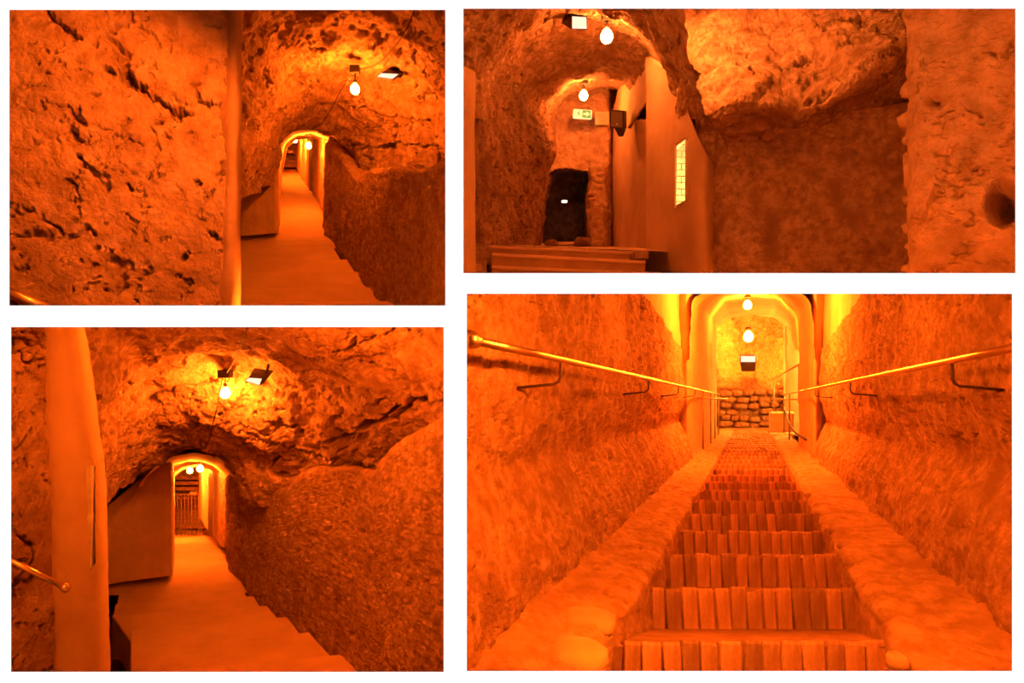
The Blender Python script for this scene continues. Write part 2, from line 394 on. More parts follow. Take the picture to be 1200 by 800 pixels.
# ================================================================== TOP LEFT: tunnel behind a rough wall
def tunnel_a():
    K = 1.3
    # rough wall close by, its plastered corner on the right
    patch('wall_left', wallcols([(-40, 3.15, -20, 369), (11, 3.2, -20, 369), (90, 3.32, -20, 369), (170, 3.45, -20, 369), (240, 3.56, -20, 369), (268, 3.6, -20, 369, 262)]),
          300, 320, cracked(.62, .8), M['old_plaster'], K=K, extra=seams(
              (.10, 3.2, [(55, 14), (78, 34), (96, 48)]), (.16, 4.2, [(127, 80), (142, 87), (151, 83), (152, 99), (166, 100), (178, 113), (190, 122), (206, 131), (222, 134)]),
              (.13, 3., [(233, 108), (234, 118), (250, 121), (262, 124), (260, 138), (270, 144), (268, 156)]), (.08, 2.4, [(112, 52), (114, 44)]), (.07, 2., [(130, 160), (150, 163), (165, 170)]),
              (.1, 3, [(92, 183), (102, 195)]), (.1, 2.6, [(76, 208), (92, 220)]), (.08, 3, [(208, 322), (222, 330)]), (.08, 2, [(225, 212), (236, 214)]), (.08, 2, [(245, 272), (262, 282)])))
    patch('wall_left', wallcols([(262, 3.62, -20, 369, 256), (272, 3.585, -20, 369, 266), (280, 3.60, -20, 369, 274), (284.5, 3.66, -20, 369, 278.5), (285.5, 3.74, -20, 369, 280), (282, 3.86, -20, 369, 277), (265, 4.2, -20, 369, 262), (150, 5.2, -20, 369, 150)]),
          150, 90, plaster(.5), M['edge_plaster'], K=K)
    # the vault
    patch('ceiling', [
        [(205, 260, 4.4), (215, 60, 4.4), (290, -60, 4.4), (400, -100, 4.4), (530, -90, 4.4), (600, 40, 4.4), (620, 260, 4.4)],
        [(268, 240, 5.5), (276, 100, 5.5), (320, 25, 5.5), (400, -12, 5.5), (480, -5, 5.5), (550, 60, 5.5), (575, 230, 5.5)],
        [(284, 230, 6.6), (298, 150, 6.6), (338, 86, 6.6), (405, 58, 6.6), (470, 62, 6.6), (525, 105, 6.6), (548, 225, 6.6)],
        [(300, 225, 7.3), (318, 150, 7.3), (350, 104, 7.3), (405, 84, 7.3), (462, 92, 7.3), (508, 130, 7.3), (530, 215, 7.3)],
        [(308, 220, 7.8), (328, 152, 7.8), (352, 128, 7.8), (400, 122, 7.8), (445, 140, 7.8), (480, 172, 7.8), (500, 215, 7.8)],
        [(318, 215, 8.45), (330, 166, 8.45), (345, 154, 8.45), (368, 150, 8.45), (393, 157, 8.45), (416, 181, 8.45), (425, 215, 8.45)],
        [(314, 215, 8.6), (327, 162, 8.6), (345, 150, 8.6), (368, 146, 8.6), (397, 153, 8.6), (422, 181, 8.6), (430, 215, 8.6)]],
        440, 380, tuff(.95, 1.25, crack=.8, pit=1.1), M['tuff'], K=K, extra=seams((.07, 1.4, [(364, 129), (390, 124), (420, 126), (455, 137), (505, 142)]), (.09, 2.2, [(400, 168), (430, 178), (470, 168), (515, 172)]), (.1, 2, [(440, 50), (470, 36), (500, 40)])))
    patch('ceiling', [[(316, 218, 8.3), (328, 166, 8.3), (344, 154, 8.3), (368, 150, 8.3), (394, 157, 8.3), (418, 182, 8.3), (428, 218, 8.3)],
        [(323, 215, 9.6), (333, 168, 9.6), (346, 157.5, 9.6), (367, 155, 9.6), (389, 162, 9.6), (407, 185, 9.6), (414, 215, 9.6)],
        [(326, 215, 11.5), (336, 171, 11.5), (347, 162, 11.5), (364, 160.5, 11.5), (382, 168, 11.5), (396, 188, 11.5), (402, 215, 11.5)],
        [(330, 210, 17), (337, 173, 17), (347, 165, 17), (358, 164.5, 17), (370, 172, 17), (378, 190, 17), (382, 210, 17)]], 160, 90, plaster(.25), M['plaster'], K=K)
    lamp('lamp', 345, 166, 14.6*K, 260, r=.05)  # added fill light for the far end of the passage
    # low block on the left, its side running on along the passage
    patch('wall_left', wallcols([(255, 8.55, 216, 277), (283, 8.6, 209, 276), (300, 8.65, 199, 275), (312, 8.7, 180, 274), (322, 8.72, 160, 273), (326, 8.78, 150, 272.5), (327.5, 8.95, 150, 271), (328, 10, 150, 256), (330, 15, 150, 205)]),
          150, 150, plaster(.7), M['plaster'], K=K, lin=True)
    # roughcast wall on the right, lower than the vault
    def rows(back):
        c = [(575, 4.3, 176, 470), (540, 4.7, 180, 420), (515, 5.1, 190, 405), (495, 5.5, 197, 390), (470, 6.0, 196, 372), (445, 6.6, 195, 350), (432, 7.0, 198, 336), (420, 7.5, 208, 322), (410, 7.9, 199, 310), (397, 8.4, 180, 297), (386, 8.75, 170, 284), (381, 8.95, 166, 270), (384, 9.4, 166, 262), (389, 10.2, 160, 250)]
        return [[(x+(7 if x > 425 else 6), yt+(4 if x > 425 else -9), d+.5), (x+3, yt-1, d+.14), (x, yt+3, d), (x-(2 if x < 500 else 0), yb, d)] for x, d, yt, yb in c]
    patch('wall_right', rows(0), 230, 260, render_coat(.62, 1.1), M['roughcast'], K=K)
    # pier and recess farther along on the right
    patch('wall_right', wallcols([(393, 10.4, 150, 250), (389, 10.1, 150, 245), (378, 10.1, 150, 243), (376.5, 10.2, 150, 242), (370, 11.6, 150, 232), (366, 12.3, 150, 229)]), 60, 60, render_coat(.4, .9), M['roughcast'], K=K, lin=True)
    patch('wall_right', wallcols([(372, 12.2, 150, 230), (362, 12.9, 150, 228)]), 24, 12, plaster(.3), M['black'], K=K, lin=True)  # black sheet standing for the darkness inside the recess
    patch('wall_right', wallcols([(363, 13.0, 150, 228), (360, 13.3, 150, 222), (349, 15.6, 150, 200), (347, 16.4, 150, 196)]), 60, 40, plaster(.4), M['plaster'], K=K, lin=True)
    patch('wall_back', wallcols([(318, 17.5, 140, 215), (370, 17.5, 140, 215)]), 40, 40, plaster(.4), M['plaster'], K=K)
    # stairs going down and the passage floor
    st = thing('staircase', 'broad flight of worn smooth steps going down into the upper vaulted tunnel', 'stairs', at(360, 330, 6*K))
    N = [(341, 6.1, 466, 0), (354.5, 6.35, 460, 0), (338, 6.85, 446, 0), (320, 7.4, 424, 0), (305.5, 7.85, 407, 0), (292, 8.3, 391, 0), (283, 8.6, 384, 0)]
    steps(st, [((225, y), (xr, y-2), d) for y, d, xr, _ in N], K, 27, .06)
    patch('floor', [[(225, 292, 8.4), (396, 291, 8.4)], [(225, 279, 8.75), (392, 278, 8.75)], [(300, 250, 10.3), (395, 250, 10.3)], [(315, 225, 12.6), (385, 225, 12.6)], [(318, 198, 16.6), (372, 198, 16.6)], [(318, 196, 18), (370, 196, 18)]], 70, 90, plaster(.3), M['step'], K=K)
    # far end: a second flight seen through the passage, dark slot, pale box
    fs = thing('staircase', 'small far flight of shadowed steps at the end of upper tunnel', 'stairs', at(339, 190, 16.8*K))
    for i, y in enumerate((192, 187, 182, 177, 171.5, 166)):
        dd = (16.4+.15*i)*K
        MB().hexa([at(328, y+3.6, dd), at(349, y+3.6, dd), at(349, y+3.6, dd+.5), at(328, y+3.6, dd+.5), at(328, y, dd), at(349, y, dd), at(349, y, dd+.5), at(328, y, dd+.5)]).build('step', M['roughcast'], fs)
    o = MB().box((0, 0, 0), (6.5*.031, .2, 4*.031)).build('black_box', M['black'], None); o.location = at(333.5, 178, 16.2*K); tag(o, 'low black box on far steps of the upper tunnel', 'box')
    o = MB().box((0, 0, 0), (6*.031, .15, 3.2*.031)).build('pale_box', M['stone'], None, bevel=.01); o.location = at(341, 178, 16.2*K); tag(o, 'small pale box beside black box at far end of upper tunnel', 'box')
    # lamps and wiring
    pendant(416, 104, 6.75*K, 82, 5.3, 'large glowing bare bulb hanging under the vault of upper tunnel', box=(5.5, 4.5))
    pendant(361.5, 170.5, 9.9*K, 157, 3.2, 'second glowing bulb just inside far arch of upper tunnel', box=(3.5, 2.4))
    pendant(345.5, 164, 13.5*K, 160, 2.6, 'small farthest glowing bulb deep inside upper tunnel', box=(2, 1.5), sock=False)
    flood(466, 84, 6.8*K, 28, 10, [(442, 90), (447, 86), (467, 87), (460, 92.5)], 'dark floodlight with white lit face beside the bulb of upper tunnel',
          dark=[(452, 87), (462, 76), (482, 79), (474, 88)])
    cable([(418, 82, 6.9*K), (440, 76, 6.5*K), (458, 60, 6.0*K), (476, 35, 5.5*K), (492, -5, 5.2*K)], .007, 'dark cable running from bulb box along ceiling of upper tunnel')
    cable([(413, 88, 6.7*K), (405, 97, 6.8*K), (396, 112, 7.1*K), (388, 128, 7.4*K), (378, 143, 7.8*K), (366, 151, 8.1*K)], .006, 'thin looping cable between near bulb and arch bulb of upper tunnel')
    h = thing('handrail', 'blurred dark handrail end at foot of the near rough wall', 'handrail', at(30, 345, 3.0*K))
    MB().tube([at(-30, 322, 3.0*K), at(72, 372, 3.12*K)], .042, 12).build('rail', M['brass'], h, True)
    MB().tube([at(15, 348, 3.06*K), at(20, 372, 3.12*K)], .03, 8).build('bracket', M['iron'], h, True)

def steps(root, nos, K, rise_px, thick=.5):
    """treads of a flight going down and away: nos = (left pixel, right pixel, distance) of each far edge, near to far"""
    for a, b in zip(nos[:-1], nos[1:]):
        (al, ar, ad), (bl, br, bd) = a, b
        ad *= K; bd *= K
        dz = rise_px*4.95*K/F*.78
        nl = at(*al, ad)-Vector((0, 0, dz)); nr = at(*ar, ad)-Vector((0, 0, dz))
        fl = at(*bl, bd); fr = at(*br, bd)
        nl.x = min(nl.x, fl.x) if False else nl.x
        dn = Vector((0, 0, -thick))
        mb = MB().hexa([nl+dn, nr+dn, fr+dn, fl+dn, nl, nr, fr, fl]); mb.build('step', M['step'], root, bevel=.012)
BOX[:] = [-9e9, 531, -9e9, 369]
tunnel_a()

# ================================================================== BOTTOM LEFT: the same kind of tunnel, stairs in full view
def tunnel_b():
    K = 1.15
    patch('wall_left', wallcols([(-10, 3.3, 374, 830), (13, 3.35, 374, 830), (40, 3.45, 374, 830), (72, 3.55, 374, 830)]), 330, 70, cracked(.8, .8), M['old_plaster'], K=K)
    slit = [(104, 552), (111.5, 545), (111.5, 660), (106, 668)]
    L = lambda t: 50+15*t
    pts = [(374, 97), (400, 102), (440, 107.5), (490, 112), (515, 117), (535, 122), (580, 124.5), (650, 126), (720, 126.5), (830, 128)]
    def col(fr, d, back=0): return [(L((y-374)/430)*(1-fr)+x*fr-back, y, d) for y, x in pts]
    patch('wall_left', [col(-.12, 3.85), col(.0, 3.56), col(.12, 3.47), col(.4, 3.44), col(.7, 3.47), col(.9, 3.52), col(1., 3.62), col(1., 3.72, 1.5), col(1., 4.1, 8), col(1., 4.6, 40)], 330, 110, plaster(.45), M['plaster'], K=K, holes=[slit])
    wf = MB(); dd = 3.44*K
    wf.prism([at(x, y, dd+.03) for x, y in ((101, 546), (106.8, 546), (107.3, 666), (101, 666))], (0, .05, 0)).build('window_1', M['tile'], kind='structure')  # pale strip standing for the brightly lit edge of the slit
    MB().prism([at(x, y, dd+.12) for x, y in ((100, 538), (118, 538), (118, 676), (100, 676))], (0, .03, 0)).build('trim_4', M['plaster'], kind='structure')
    # vault
    patch('ceiling', [
        [(20, 620, 3.95), (30, 420, 3.95), (110, 250, 3.95), (260, 200, 3.95), (400, 210, 3.95), (560, 260, 3.95), (620, 620, 3.95)],
        [(92, 610, 4.9), (98, 470, 4.9), (140, 365, 4.9), (250, 335, 4.9), (380, 345, 4.9), (500, 385, 4.9), (575, 590, 4.9)],
        [(110, 600, 5.8), (120, 500, 5.8), (155, 425, 5.8), (240, 392, 5.8), (320, 394, 5.8), (420, 430, 5.8), (530, 560, 5.8)],
        [(124, 590, 6.7), (138, 510, 6.7), (178, 452, 6.7), (240, 430, 6.7), (300, 430, 6.7), (380, 465, 6.7), (480, 570, 6.7)],
        [(142, 576, 7.25), (152, 545, 7.25), (182, 508, 7.25), (222, 492, 7.25), (275, 494, 7.25), (340, 530, 7.25), (400, 590, 7.25)],
        [(160, 566, 7.9), (168, 558, 7.9), (184, 545, 7.9), (205, 534, 7.9), (228, 530, 7.9), (256, 536, 7.9), (281, 557, 7.9), (298, 592, 7.9)],
        [(155, 566, 8.1), (164, 555, 8.1), (182, 540, 8.1), (205, 529, 8.1), (228, 525, 8.1), (260, 531, 8.1), (287, 555, 8.1), (304, 592, 8.1)]],
        460, 400, tuff(.95, 1.25, crack=.9, pit=1.1), M['tuff'], K=K, extra=seams((.4, 5, [(425, 500), (455, 486), (490, 470), (545, 468)]), (.07, 1.6, [(190, 505), (215, 494), (250, 497), (285, 512)]), (.12, 2.5, [(395, 410), (440, 396), (470, 386)]), (.12, 3, [(425, 425), (450, 430), (472, 440)]), (.12, 2.5, [(320, 520), (370, 538), (437, 548)]), (.15, 3, [(385, 515), (420, 508)])))
    patch('ceiling', [[(163, 570, 7.75), (168, 561, 7.75), (184, 545, 7.75), (205, 534, 7.75), (228, 530, 7.75), (257, 536, 7.75), (282, 557, 7.75), (300, 594, 7.75)],
        [(170, 574, 9.4), (175, 563, 9.4), (190, 549, 9.4), (209, 539.5, 9.4), (229, 536.5, 9.4), (254, 543, 9.4), (274, 562, 9.4), (286, 592, 9.4)],
        [(180, 600, 12), (186, 567, 12), (198, 554, 12), (214, 545, 12), (231, 542, 12), (250, 549, 12), (265, 568, 12), (272, 592, 12)],
        [(194, 600, 18), (201, 567, 18), (214, 552, 18), (231, 548, 18), (246, 557, 18), (255, 580, 18), (257, 592, 18)]], 180, 90, plaster(.25), M['plaster'], K=K)
    lamp('lamp', 222, 553, 15.2*K, 380, r=.05)  # extra light added to brighten the end of the passage
    # block at the left of the passage
    patch('wall_left', wallcols([(70, 8.2, 625, 700), (110, 8.4, 601, 688), (128, 8.5, 591, 684), (145, 8.56, 577, 681), (160, 8.6, 565, 679), (176, 8.66, 552, 677), (192, 8.7, 540, 675), (201, 8.76, 538, 674), (203, 8.9, 538, 672), (203.3, 10, 538, 656), (204, 17.4, 538, 620)]), 170, 180, plaster(.7), M['plaster'], K=K, lin=True)
    # low ground at the left of the stairs
    patch('floor', [[(60, 880, 6.4), (200, 880, 6.4)], [(80, 800, 7.4), (200, 800, 7.4)], [(100, 715, 10.0), (200, 715, 10.0)]], 40, 60, render_coat(.8), M['roughcast'], K=K)
    c = [(600, 3.6, 440, 1000), (560, 4.0, 468, 960), (530, 4.3, 486, 910), (505, 4.6, 495, 880), (480, 4.9, 506, 850), (462, 5.2, 519, 830), (450, 5.4, 536, 815), (437, 5.6, 552, 805), (418, 5.9, 546, 788), (395, 6.25, 546, 770), (372, 6.6, 548, 755), (350, 7.0, 556, 742), (330, 7.4, 570, 728), (312, 7.8, 576, 716), (298, 8.2, 585, 707), (288, 8.5, 572, 699), (277, 8.8, 560, 688), (268, 9.1, 556, 676), (264.5, 9.35, 556, 660), (265, 9.9, 556, 650), (269, 10.6, 556, 645)]
    patch('wall_right', [[(x+(9 if x > 300 else 2), yt+5, d+.5), (x+4, yt-1, d+.14), (x, yt+4, d), (x-(3 if 290 < x < 520 else 0), yb, d)] for x, d, yt, yb in c], 330, 330, render_coat(.66, 1.1), M['roughcast'], K=K)
    patch('wall_right', wallcols([(272, 10.8, 535, 650), (268, 10.5, 535, 645), (258.5, 10.5, 535, 640), (257, 10.6, 535, 638), (252, 12.2, 535, 630), (249, 13, 535, 628)]), 70, 60, render_coat(.4, .9), M['roughcast'], K=K, lin=True)
    patch('wall_right', wallcols([(254, 12.8, 535, 630), (244, 13.5, 535, 628)]), 24, 12, plaster(.3), M['black'], K=K, lin=True)  # recess darkness put in as a black sheet
    patch('wall_right', wallcols([(246, 13.6, 535, 628), (244, 14, 535, 622), (234, 16.4, 535, 606), (232, 17.6, 535, 600)]), 60, 40, plaster(.4), M['plaster'], K=K, lin=True)
    patch('wall_back', wallcols([(190, 19, 530, 640), (262, 19, 530, 640)]), 40, 40, plaster(.4), M['plaster'], K=K)
    st = thing('staircase', 'broad flight of worn smooth steps with open left ends, going down lower tunnel', 'stairs', at(250, 740, 6*K))
    N = [((153, 905), (560, 880), 4.3), ((153, 830), (455, 806), 5.3), ((153, 789), (401, 766), 6.1), ((153, 760), (362, 740), 6.7), ((153, 737), (336, 722), 7.2), ((131, 720), (313, 709), 7.65), ((135, 707), (297, 698), 8.05), ((139, 696), (284, 690), 8.4), ((142, 688), (276, 684), 8.65)]
    steps(st, N, K, 27)
    patch('floor', [[(110, 698, 8.4), (290, 694, 8.4)], [(120, 682, 8.75), (282, 679, 8.75)], [(190, 664, 9.6), (275, 660, 9.6)], [(195, 645, 11.5), (270, 643, 11.5)], [(198, 627, 16.5), (250, 627, 16.5)], [(198, 618, 19), (245, 618, 19)]], 70, 90, plaster(.3), M['step'], K=K)
    fs = thing('staircase', 'small far flight of shadowed steps behind the wire gate', 'stairs', at(218, 575, 17.8*K))
    for i, y in enumerate((578, 570.5, 564, 558, 552.5, 547)):
        dd = (17.6+.18*i)*K
        MB().hexa([at(202, y+4, dd), at(233, y+4, dd), at(233, y+4, dd+.5), at(202, y+4, dd+.5), at(202, y, dd), at(233, y, dd), at(233, y, dd+.5), at(202, y, dd+.5)]).build('step', M['roughcast'], fs)
    k = 17.2*K/F
    o = MB().box((0, 0, 0), (18*k, .2, 4*k)).build('black_box', M['black'], None); o.location = at(213, 577.5, 17.3*K); tag(o, 'long black box on far steps behind the wire gate', 'box')
    o = MB().box((0, 0, 0), (7*k, .15, 4*k)).build('pale_box', M['stone'], None, bevel=.01); o.location = at(227, 577.5, 17.3*K); tag(o, 'small pale box beside long black box behind wire gate', 'box')
    g = thing('wire_gate', 'thin wire grid gate closing the end of lower tunnel', 'gate', at(224, 629, 16.4*K))
    for x in np.linspace(204, 245, 11): MB().tube([at(x, 579, 16.4*K), at(x, 627.5, 16.4*K)], .009, 5).build('wire', M['grey'], g)
    for y in np.linspace(579, 627.5, 11): MB().tube([at(204, y, 16.4*K), at(245, y, 16.4*K)], .009, 5).build('cross_wire', M['grey'], g)
    pendant(264, 460, 6.7*K, 438, 5.6, 'large glowing bare bulb hanging under the vault of lower tunnel', box=(7, 5))
    pendant(234.5, 548.5, 10.2*K, 535, 3.5, 'second glowing bulb just inside far arch of lower tunnel', box=(3.5, 2.4))
    pendant(222.5, 551, 14*K, 545, 3.0, 'small farthest glowing bulb deep inside lower tunnel', box=(2, 1.5), sock=False)
    flood(306, 440, 6.2*K, 20, 12, [(288, 446), (292, 442.5), (307, 443.5), (304, 451)], 'dark floodlight with white lit face beside the bulb of lower tunnel',
          dark=[(294, 446), (298, 431), (321, 434), (309, 449)])
    cable([(266, 436, 6.6*K), (274, 424, 6.1*K), (281, 408, 5.6*K), (288, 388, 5.1*K), (293, 376, 4.9*K)], .007, 'dark cable running from bulb box along ceiling of lower tunnel')
    cable([(261, 442, 6.6*K), (256, 470, 6.7*K), (250, 495, 6.9*K), (246, 512, 7.2*K), (240, 526, 7.5*K)], .006, 'thin looping cable between near bulb and arch bulb of lower tunnel')
    h = thing('handrail', 'short brass handrail with ball end on the near plaster pier', 'handrail', at(45, 672, 3.35*K))
    a, b = at(-5, 648, 3.15*K), at(77, 688.5, 3.3*K)
    MB().tube([a, b], .017, 12).build('rail', M['brass'], h, True)
    MB().lathe(b, [(.016, -.03), (.026, -.02), (.030, 0), (.026, .02), (.01, .03)], 12, (b-a).normalized()).build('ball_end', M['brass'], h, True)
BOX[:] = [-9e9, 531, 373, 9e9]
tunnel_b()

# ================================================================== TOP RIGHT: hall with a pier, exit sign and steps going up
def hall():
    K = 1.15
    hole = lambda x, y: -.38*np.exp(-(((x-1176)/17)**2+((y-238)/22)**2)**2)-.12*np.exp(-(((x-1095)/9)**2+((y-117)/6)**2))
    rw = patch('wall_right', wallcols([(1260, 3.1, -20, 331), (1200, 3.2, -20, 331), (1140, 3.35, -20, 331), (1085, 3.5, -20, 331), (1068, 3.56, -20, 331, 1072), (1061.5, 3.64, -20, 331, 1067), (1064, 3.8, -20, 331, 1070), (1080, 4.2, -20, 331, 1085), (1160, 4.9, -20, 331, 1160)]),
          300, 240, lambda p: cracked(.45, .6)(p)+tuff(.3, .5, crack=0, pit=1.3)(p), M['old_plaster'], K=K, extra=hole)
    for i, (x, y, rx, ry) in enumerate(((1073, 138, 12, 8), (1076, 161, 12, 7), (1080, 195, 12, 28), (1074, 231, 6, 5), (1074, 266, 7, 8), (1078, 288, 8, 6), (1090, 287, 7, 12), (1076, 314, 10, 7), (1072, 102, 7, 10))):
        stone(rw, x-1, y, 3.66*K, rx*1.1, ry*1.05, 'old_plaster', rd=.13, seed=i+2)
    patch('wall_back', wallcols([(815, 6.4, 130, 331), (835, 6.3, 130, 331), (850, 6.2, 130, 331), (900, 6.0, 130, 331), (1000, 5.6, 130, 331), (1110, 5.3, 110, 331)]), 150, 240, render_coat(.5, .9), M['roughcast'], K=K)
    patch('ceiling', [
        [(720, -60, 7.6), (850, -60, 6.8), (950, -50, 6.3), (1110, -50, 5.6)],
        [(745, -10, 7.6), (860, -10, 6.7), (950, -5, 6.0), (1110, -10, 5.3)],
        [(775, 60, 6.9), (830, 60, 6.1), (900, 70, 5.8), (960, 70, 5.5), (1020, 40, 5.2), (1110, 10, 5.0)],
        [(800, 112, 6.4), (832, 132, 5.75), (862, 115, 5.5), (932, 131, 5.35), (965, 124, 5.2), (1005, 95, 5.05), (1062, 52, 4.9), (1110, 40, 4.8)],
        [(818, 150, 6.5), (845, 150, 5.95), (880, 142, 5.8), (940, 148, 5.7), (1000, 122, 5.45), (1062, 90, 5.3), (1110, 70, 5.2)],
        [(834, 190, 7.0), (850, 187, 6.5), (890, 182, 6.35), (940, 175, 6.1), (1000, 158, 5.9), (1062, 145, 5.75), (1110, 130, 5.7)],
        [(834, 215, 7.3), (850, 200, 6.9), (890, 196, 6.8), (940, 190, 6.6), (1000, 175, 6.4), (1062, 165, 6.2), (1110, 150, 6.0)]],
        330, 260, tuff(.85, .9, crack=.5, pit=1.5), M['tuff'], K=K)
    slit = [(792.5, 172), (806, 161), (806, 233), (791.5, 241)]
    c = [(846, 6.75, 205), (838, 6.35, 193), (832, 6.15, 182), (824, 6.1, 166), (812, 6.2, 142), (800, 6.45, 116), (788, 6.75, 93), (776, 7.1, 76), (764, 7.5, 66), (757.5, 7.75, 66), (757, 7.95, 66), (758, 8.6, 66)]
    patch('wall_right', [[(x-3, yt+2, d+.6), (x, yt, d), (x, 331, d)] for x, d, yt in c], 230, 140, plaster(.5), M['plaster'], K=K, holes=[slit])
    # slit window: plaster frame and the bright brick lining behind
    wi = MB()
    dl, dr = 6.65*K, 6.32*K
    outer = [at(790, 169, dl), at(807.5, 156, dr), at(807.5, 235, dr), at(789.5, 245, dl)]; inner = [at(792.5, 172, dl), at(806, 161, dr), at(806, 233, dr), at(791.5, 241, dl)]
    V = outer+inner; V2 = [v+Vector((.02, .18, 0)) for v in V]; V = [v+Vector((0, -.03, 0)) for v in V]
    wi.add(V+V2, [(i, (i+1) % 4, (i+1) % 4+4, i+4) for i in range(4)]+[(i+4, (i+1) % 4+4, (i+1) % 4+12, i+12) for i in range(4)])
    w1 = wi.build('window_2', M['plaster'], kind='structure')
    y = 150
    for r in range(14):
        for q in range(3):
            x = 778+q*13+(r % 2)*6; dd = 7.5*K; k = dd/F
            MB().box(at(x, 152+r*7.4, dd+random.uniform(0, .02)), (12.2*k, .1, 6.6*k)).build('brick', M['tile'], w1)
    lamp('lamp', 800, 195, 6.85*K, 70, (1, .42, .12), .03)  # unseen lamp added behind the slit to brighten its lining
    patch('wall_left', wallcols([(480, 5.0, 60, 331), (520, 5.1, 70, 331), (545, 5.2, 78, 331), (553, 5.24, 82, 331), (556.5, 5.34, 84, 331), (556, 5.5, 86, 331), (545, 6, 90, 331)]), 120, 70, plaster(.5), M['plaster'], K=K)
    # vaults one behind the other
    patch('ceiling', [
        [(470, 200, 4.6), (490, 60, 4.6), (560, -50, 4.6), (660, -100, 4.6), (760, -70, 4.6), (800, -40, 4.6)],
        [(535, 160, 5.5), (548, 80, 5.5), (585, 10, 5.5), (640, -28, 5.5), (695, -32, 5.5), (740, -14, 5.5), (772, 12, 5.5), (796, 60, 5.5), (814, 100, 5.5), (824, 135, 5.5)],
        [(555, 140, 6.1), (563, 72, 6.1), (598, 27, 6.1), (645, 5, 6.1), (690, 1, 6.1), (730, 9, 6.1), (765, 30, 6.1), (786, 65, 6.1), (805, 104, 6.1), (818, 140, 6.1)],
        [(562, 140, 6.5), (570, 76, 6.5), (602, 32, 6.5), (646, 8, 6.5), (690, 3, 6.5), (726, 10, 6.5), (758, 32, 6.5), (778, 65, 6.5), (795, 104, 6.5), (805, 140, 6.5)],
        [(572, 140, 7.4), (582, 88, 7.4), (612, 48, 7.4), (650, 26, 7.4), (690, 22, 7.4), (724, 27, 7.4), (754, 46, 7.4), (772, 76, 7.4), (780, 110, 7.4), (786, 140, 7.4)],
        [(578, 150, 8.2), (586, 95, 8.2), (615, 62, 8.2), (650, 50, 8.2), (700, 48, 8.2), (740, 54, 8.2), (764, 68, 8.2), (776, 84, 8.2), (782, 115, 8.2), (786, 150, 8.2)],
        [(590, 170, 8.9), (600, 118, 8.9), (625, 88, 8.9), (655, 74, 8.9), (700, 70, 8.9), (735, 74, 8.9), (760, 84, 8.9), (770, 100, 8.9), (776, 120, 8.9), (778, 150, 8.9)],
        [(612, 190, 10), (622, 140, 10), (642, 108, 10), (668, 92, 10), (700, 88, 10), (730, 92, 10), (748, 104, 10), (756, 120, 10), (760, 140, 10), (762, 150, 10)],
        [(635, 200, 12.3), (644, 160, 12.3), (655, 130, 12.3), (672, 110, 12.3), (700, 104, 12.3), (722, 106, 12.3), (738, 114, 12.3), (746, 128, 12.3), (750, 145, 12.3), (752, 160, 12.3)]],
        400, 380, tuff(.9, 1.1, crack=.6, pit=1.), M['tuff'], K=K)
    # rough dark side wall
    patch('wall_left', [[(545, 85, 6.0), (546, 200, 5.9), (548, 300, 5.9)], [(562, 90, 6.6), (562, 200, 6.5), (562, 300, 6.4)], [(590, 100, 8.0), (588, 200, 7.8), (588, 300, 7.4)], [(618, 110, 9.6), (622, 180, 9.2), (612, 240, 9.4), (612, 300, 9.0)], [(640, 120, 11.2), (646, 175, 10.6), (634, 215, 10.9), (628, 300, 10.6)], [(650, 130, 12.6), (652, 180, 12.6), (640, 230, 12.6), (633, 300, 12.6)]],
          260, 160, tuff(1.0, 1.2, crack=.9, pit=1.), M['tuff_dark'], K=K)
    door = [(631, 296), (632, 262), (636.5, 226), (643, 203), (652, 198.5), (663, 197), (680, 199), (697, 200.5), (689.5, 216), (687, 233), (689, 255), (687.5, 279), (688, 296)]
    patch('wall_back', wallcols([(605, 12.2, 85, 300), (650, 12.1, 85, 300), (690, 12.0, 85, 300), (712, 11.9, 85, 300), (716, 12.2, 85, 300), (728, 12.6, 85, 300)]), 230, 160, render_coat(.7, 1.2), M['old_plaster'], K=K, holes=[door])
    # dark passage behind the opening
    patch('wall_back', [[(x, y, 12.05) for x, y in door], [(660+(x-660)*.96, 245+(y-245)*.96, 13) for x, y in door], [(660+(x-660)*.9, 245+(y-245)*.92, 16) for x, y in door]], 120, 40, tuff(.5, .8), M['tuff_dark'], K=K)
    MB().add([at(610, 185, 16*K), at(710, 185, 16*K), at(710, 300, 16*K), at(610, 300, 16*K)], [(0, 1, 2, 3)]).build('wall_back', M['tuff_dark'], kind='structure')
    t = thing('wall_lamp', 'tiny white lamp glowing deep inside the dark ragged doorway', 'lamp', at(661.5, 236, 15.2*K))
    k = 15.2*K/F
    MB().lathe(at(661.5, 236, 15.2*K), [(.1*k, -1.6*k), (3*k, -1*k), (3.6*k, 0), (3*k, 1*k), (.1*k, 1.6*k)], 12).build('globe', M['speck'], t, True)
    MB().box(at(661.5, 236, 15.5*K), (5*k, .3, 4*k)).build('lamp_base', M['black'], t)
    jb = stone_jamb = patch('trim_1', wallcols([(688, 11.9, 196, 296), (693, 11.7, 196, 296), (702, 11.65, 196, 296), (711, 11.7, 196, 296), (715, 12.1, 196, 296)]), 110, 40, tuff(.55, .7, pit=1.), M['tuff'], K=K)
    for i in range(12): stone(jb, 699+random.uniform(-7, 8), 205+i*7.4, 11.75*K, random.uniform(5, 8), random.uniform(2.8, 4.4), 'old_plaster', rd=.13, seed=i+20)
    # plaster side wall with a sloping beam and the three-cornered niche under it
    tri = [(744.5, 140), (763, 112), (763, 140)]
    patch('wall_right', wallcols([(716, 12.4, 140, 300), (726, 11.2, 100, 300), (727.5, 10.9, 90, 300), (738, 10.1, 80, 300), (750, 9.2, 75, 300), (766, 8.3, 70, 300)]), 150, 90, plaster(.5), M['plaster'], K=K, lin=True, holes=[tri])
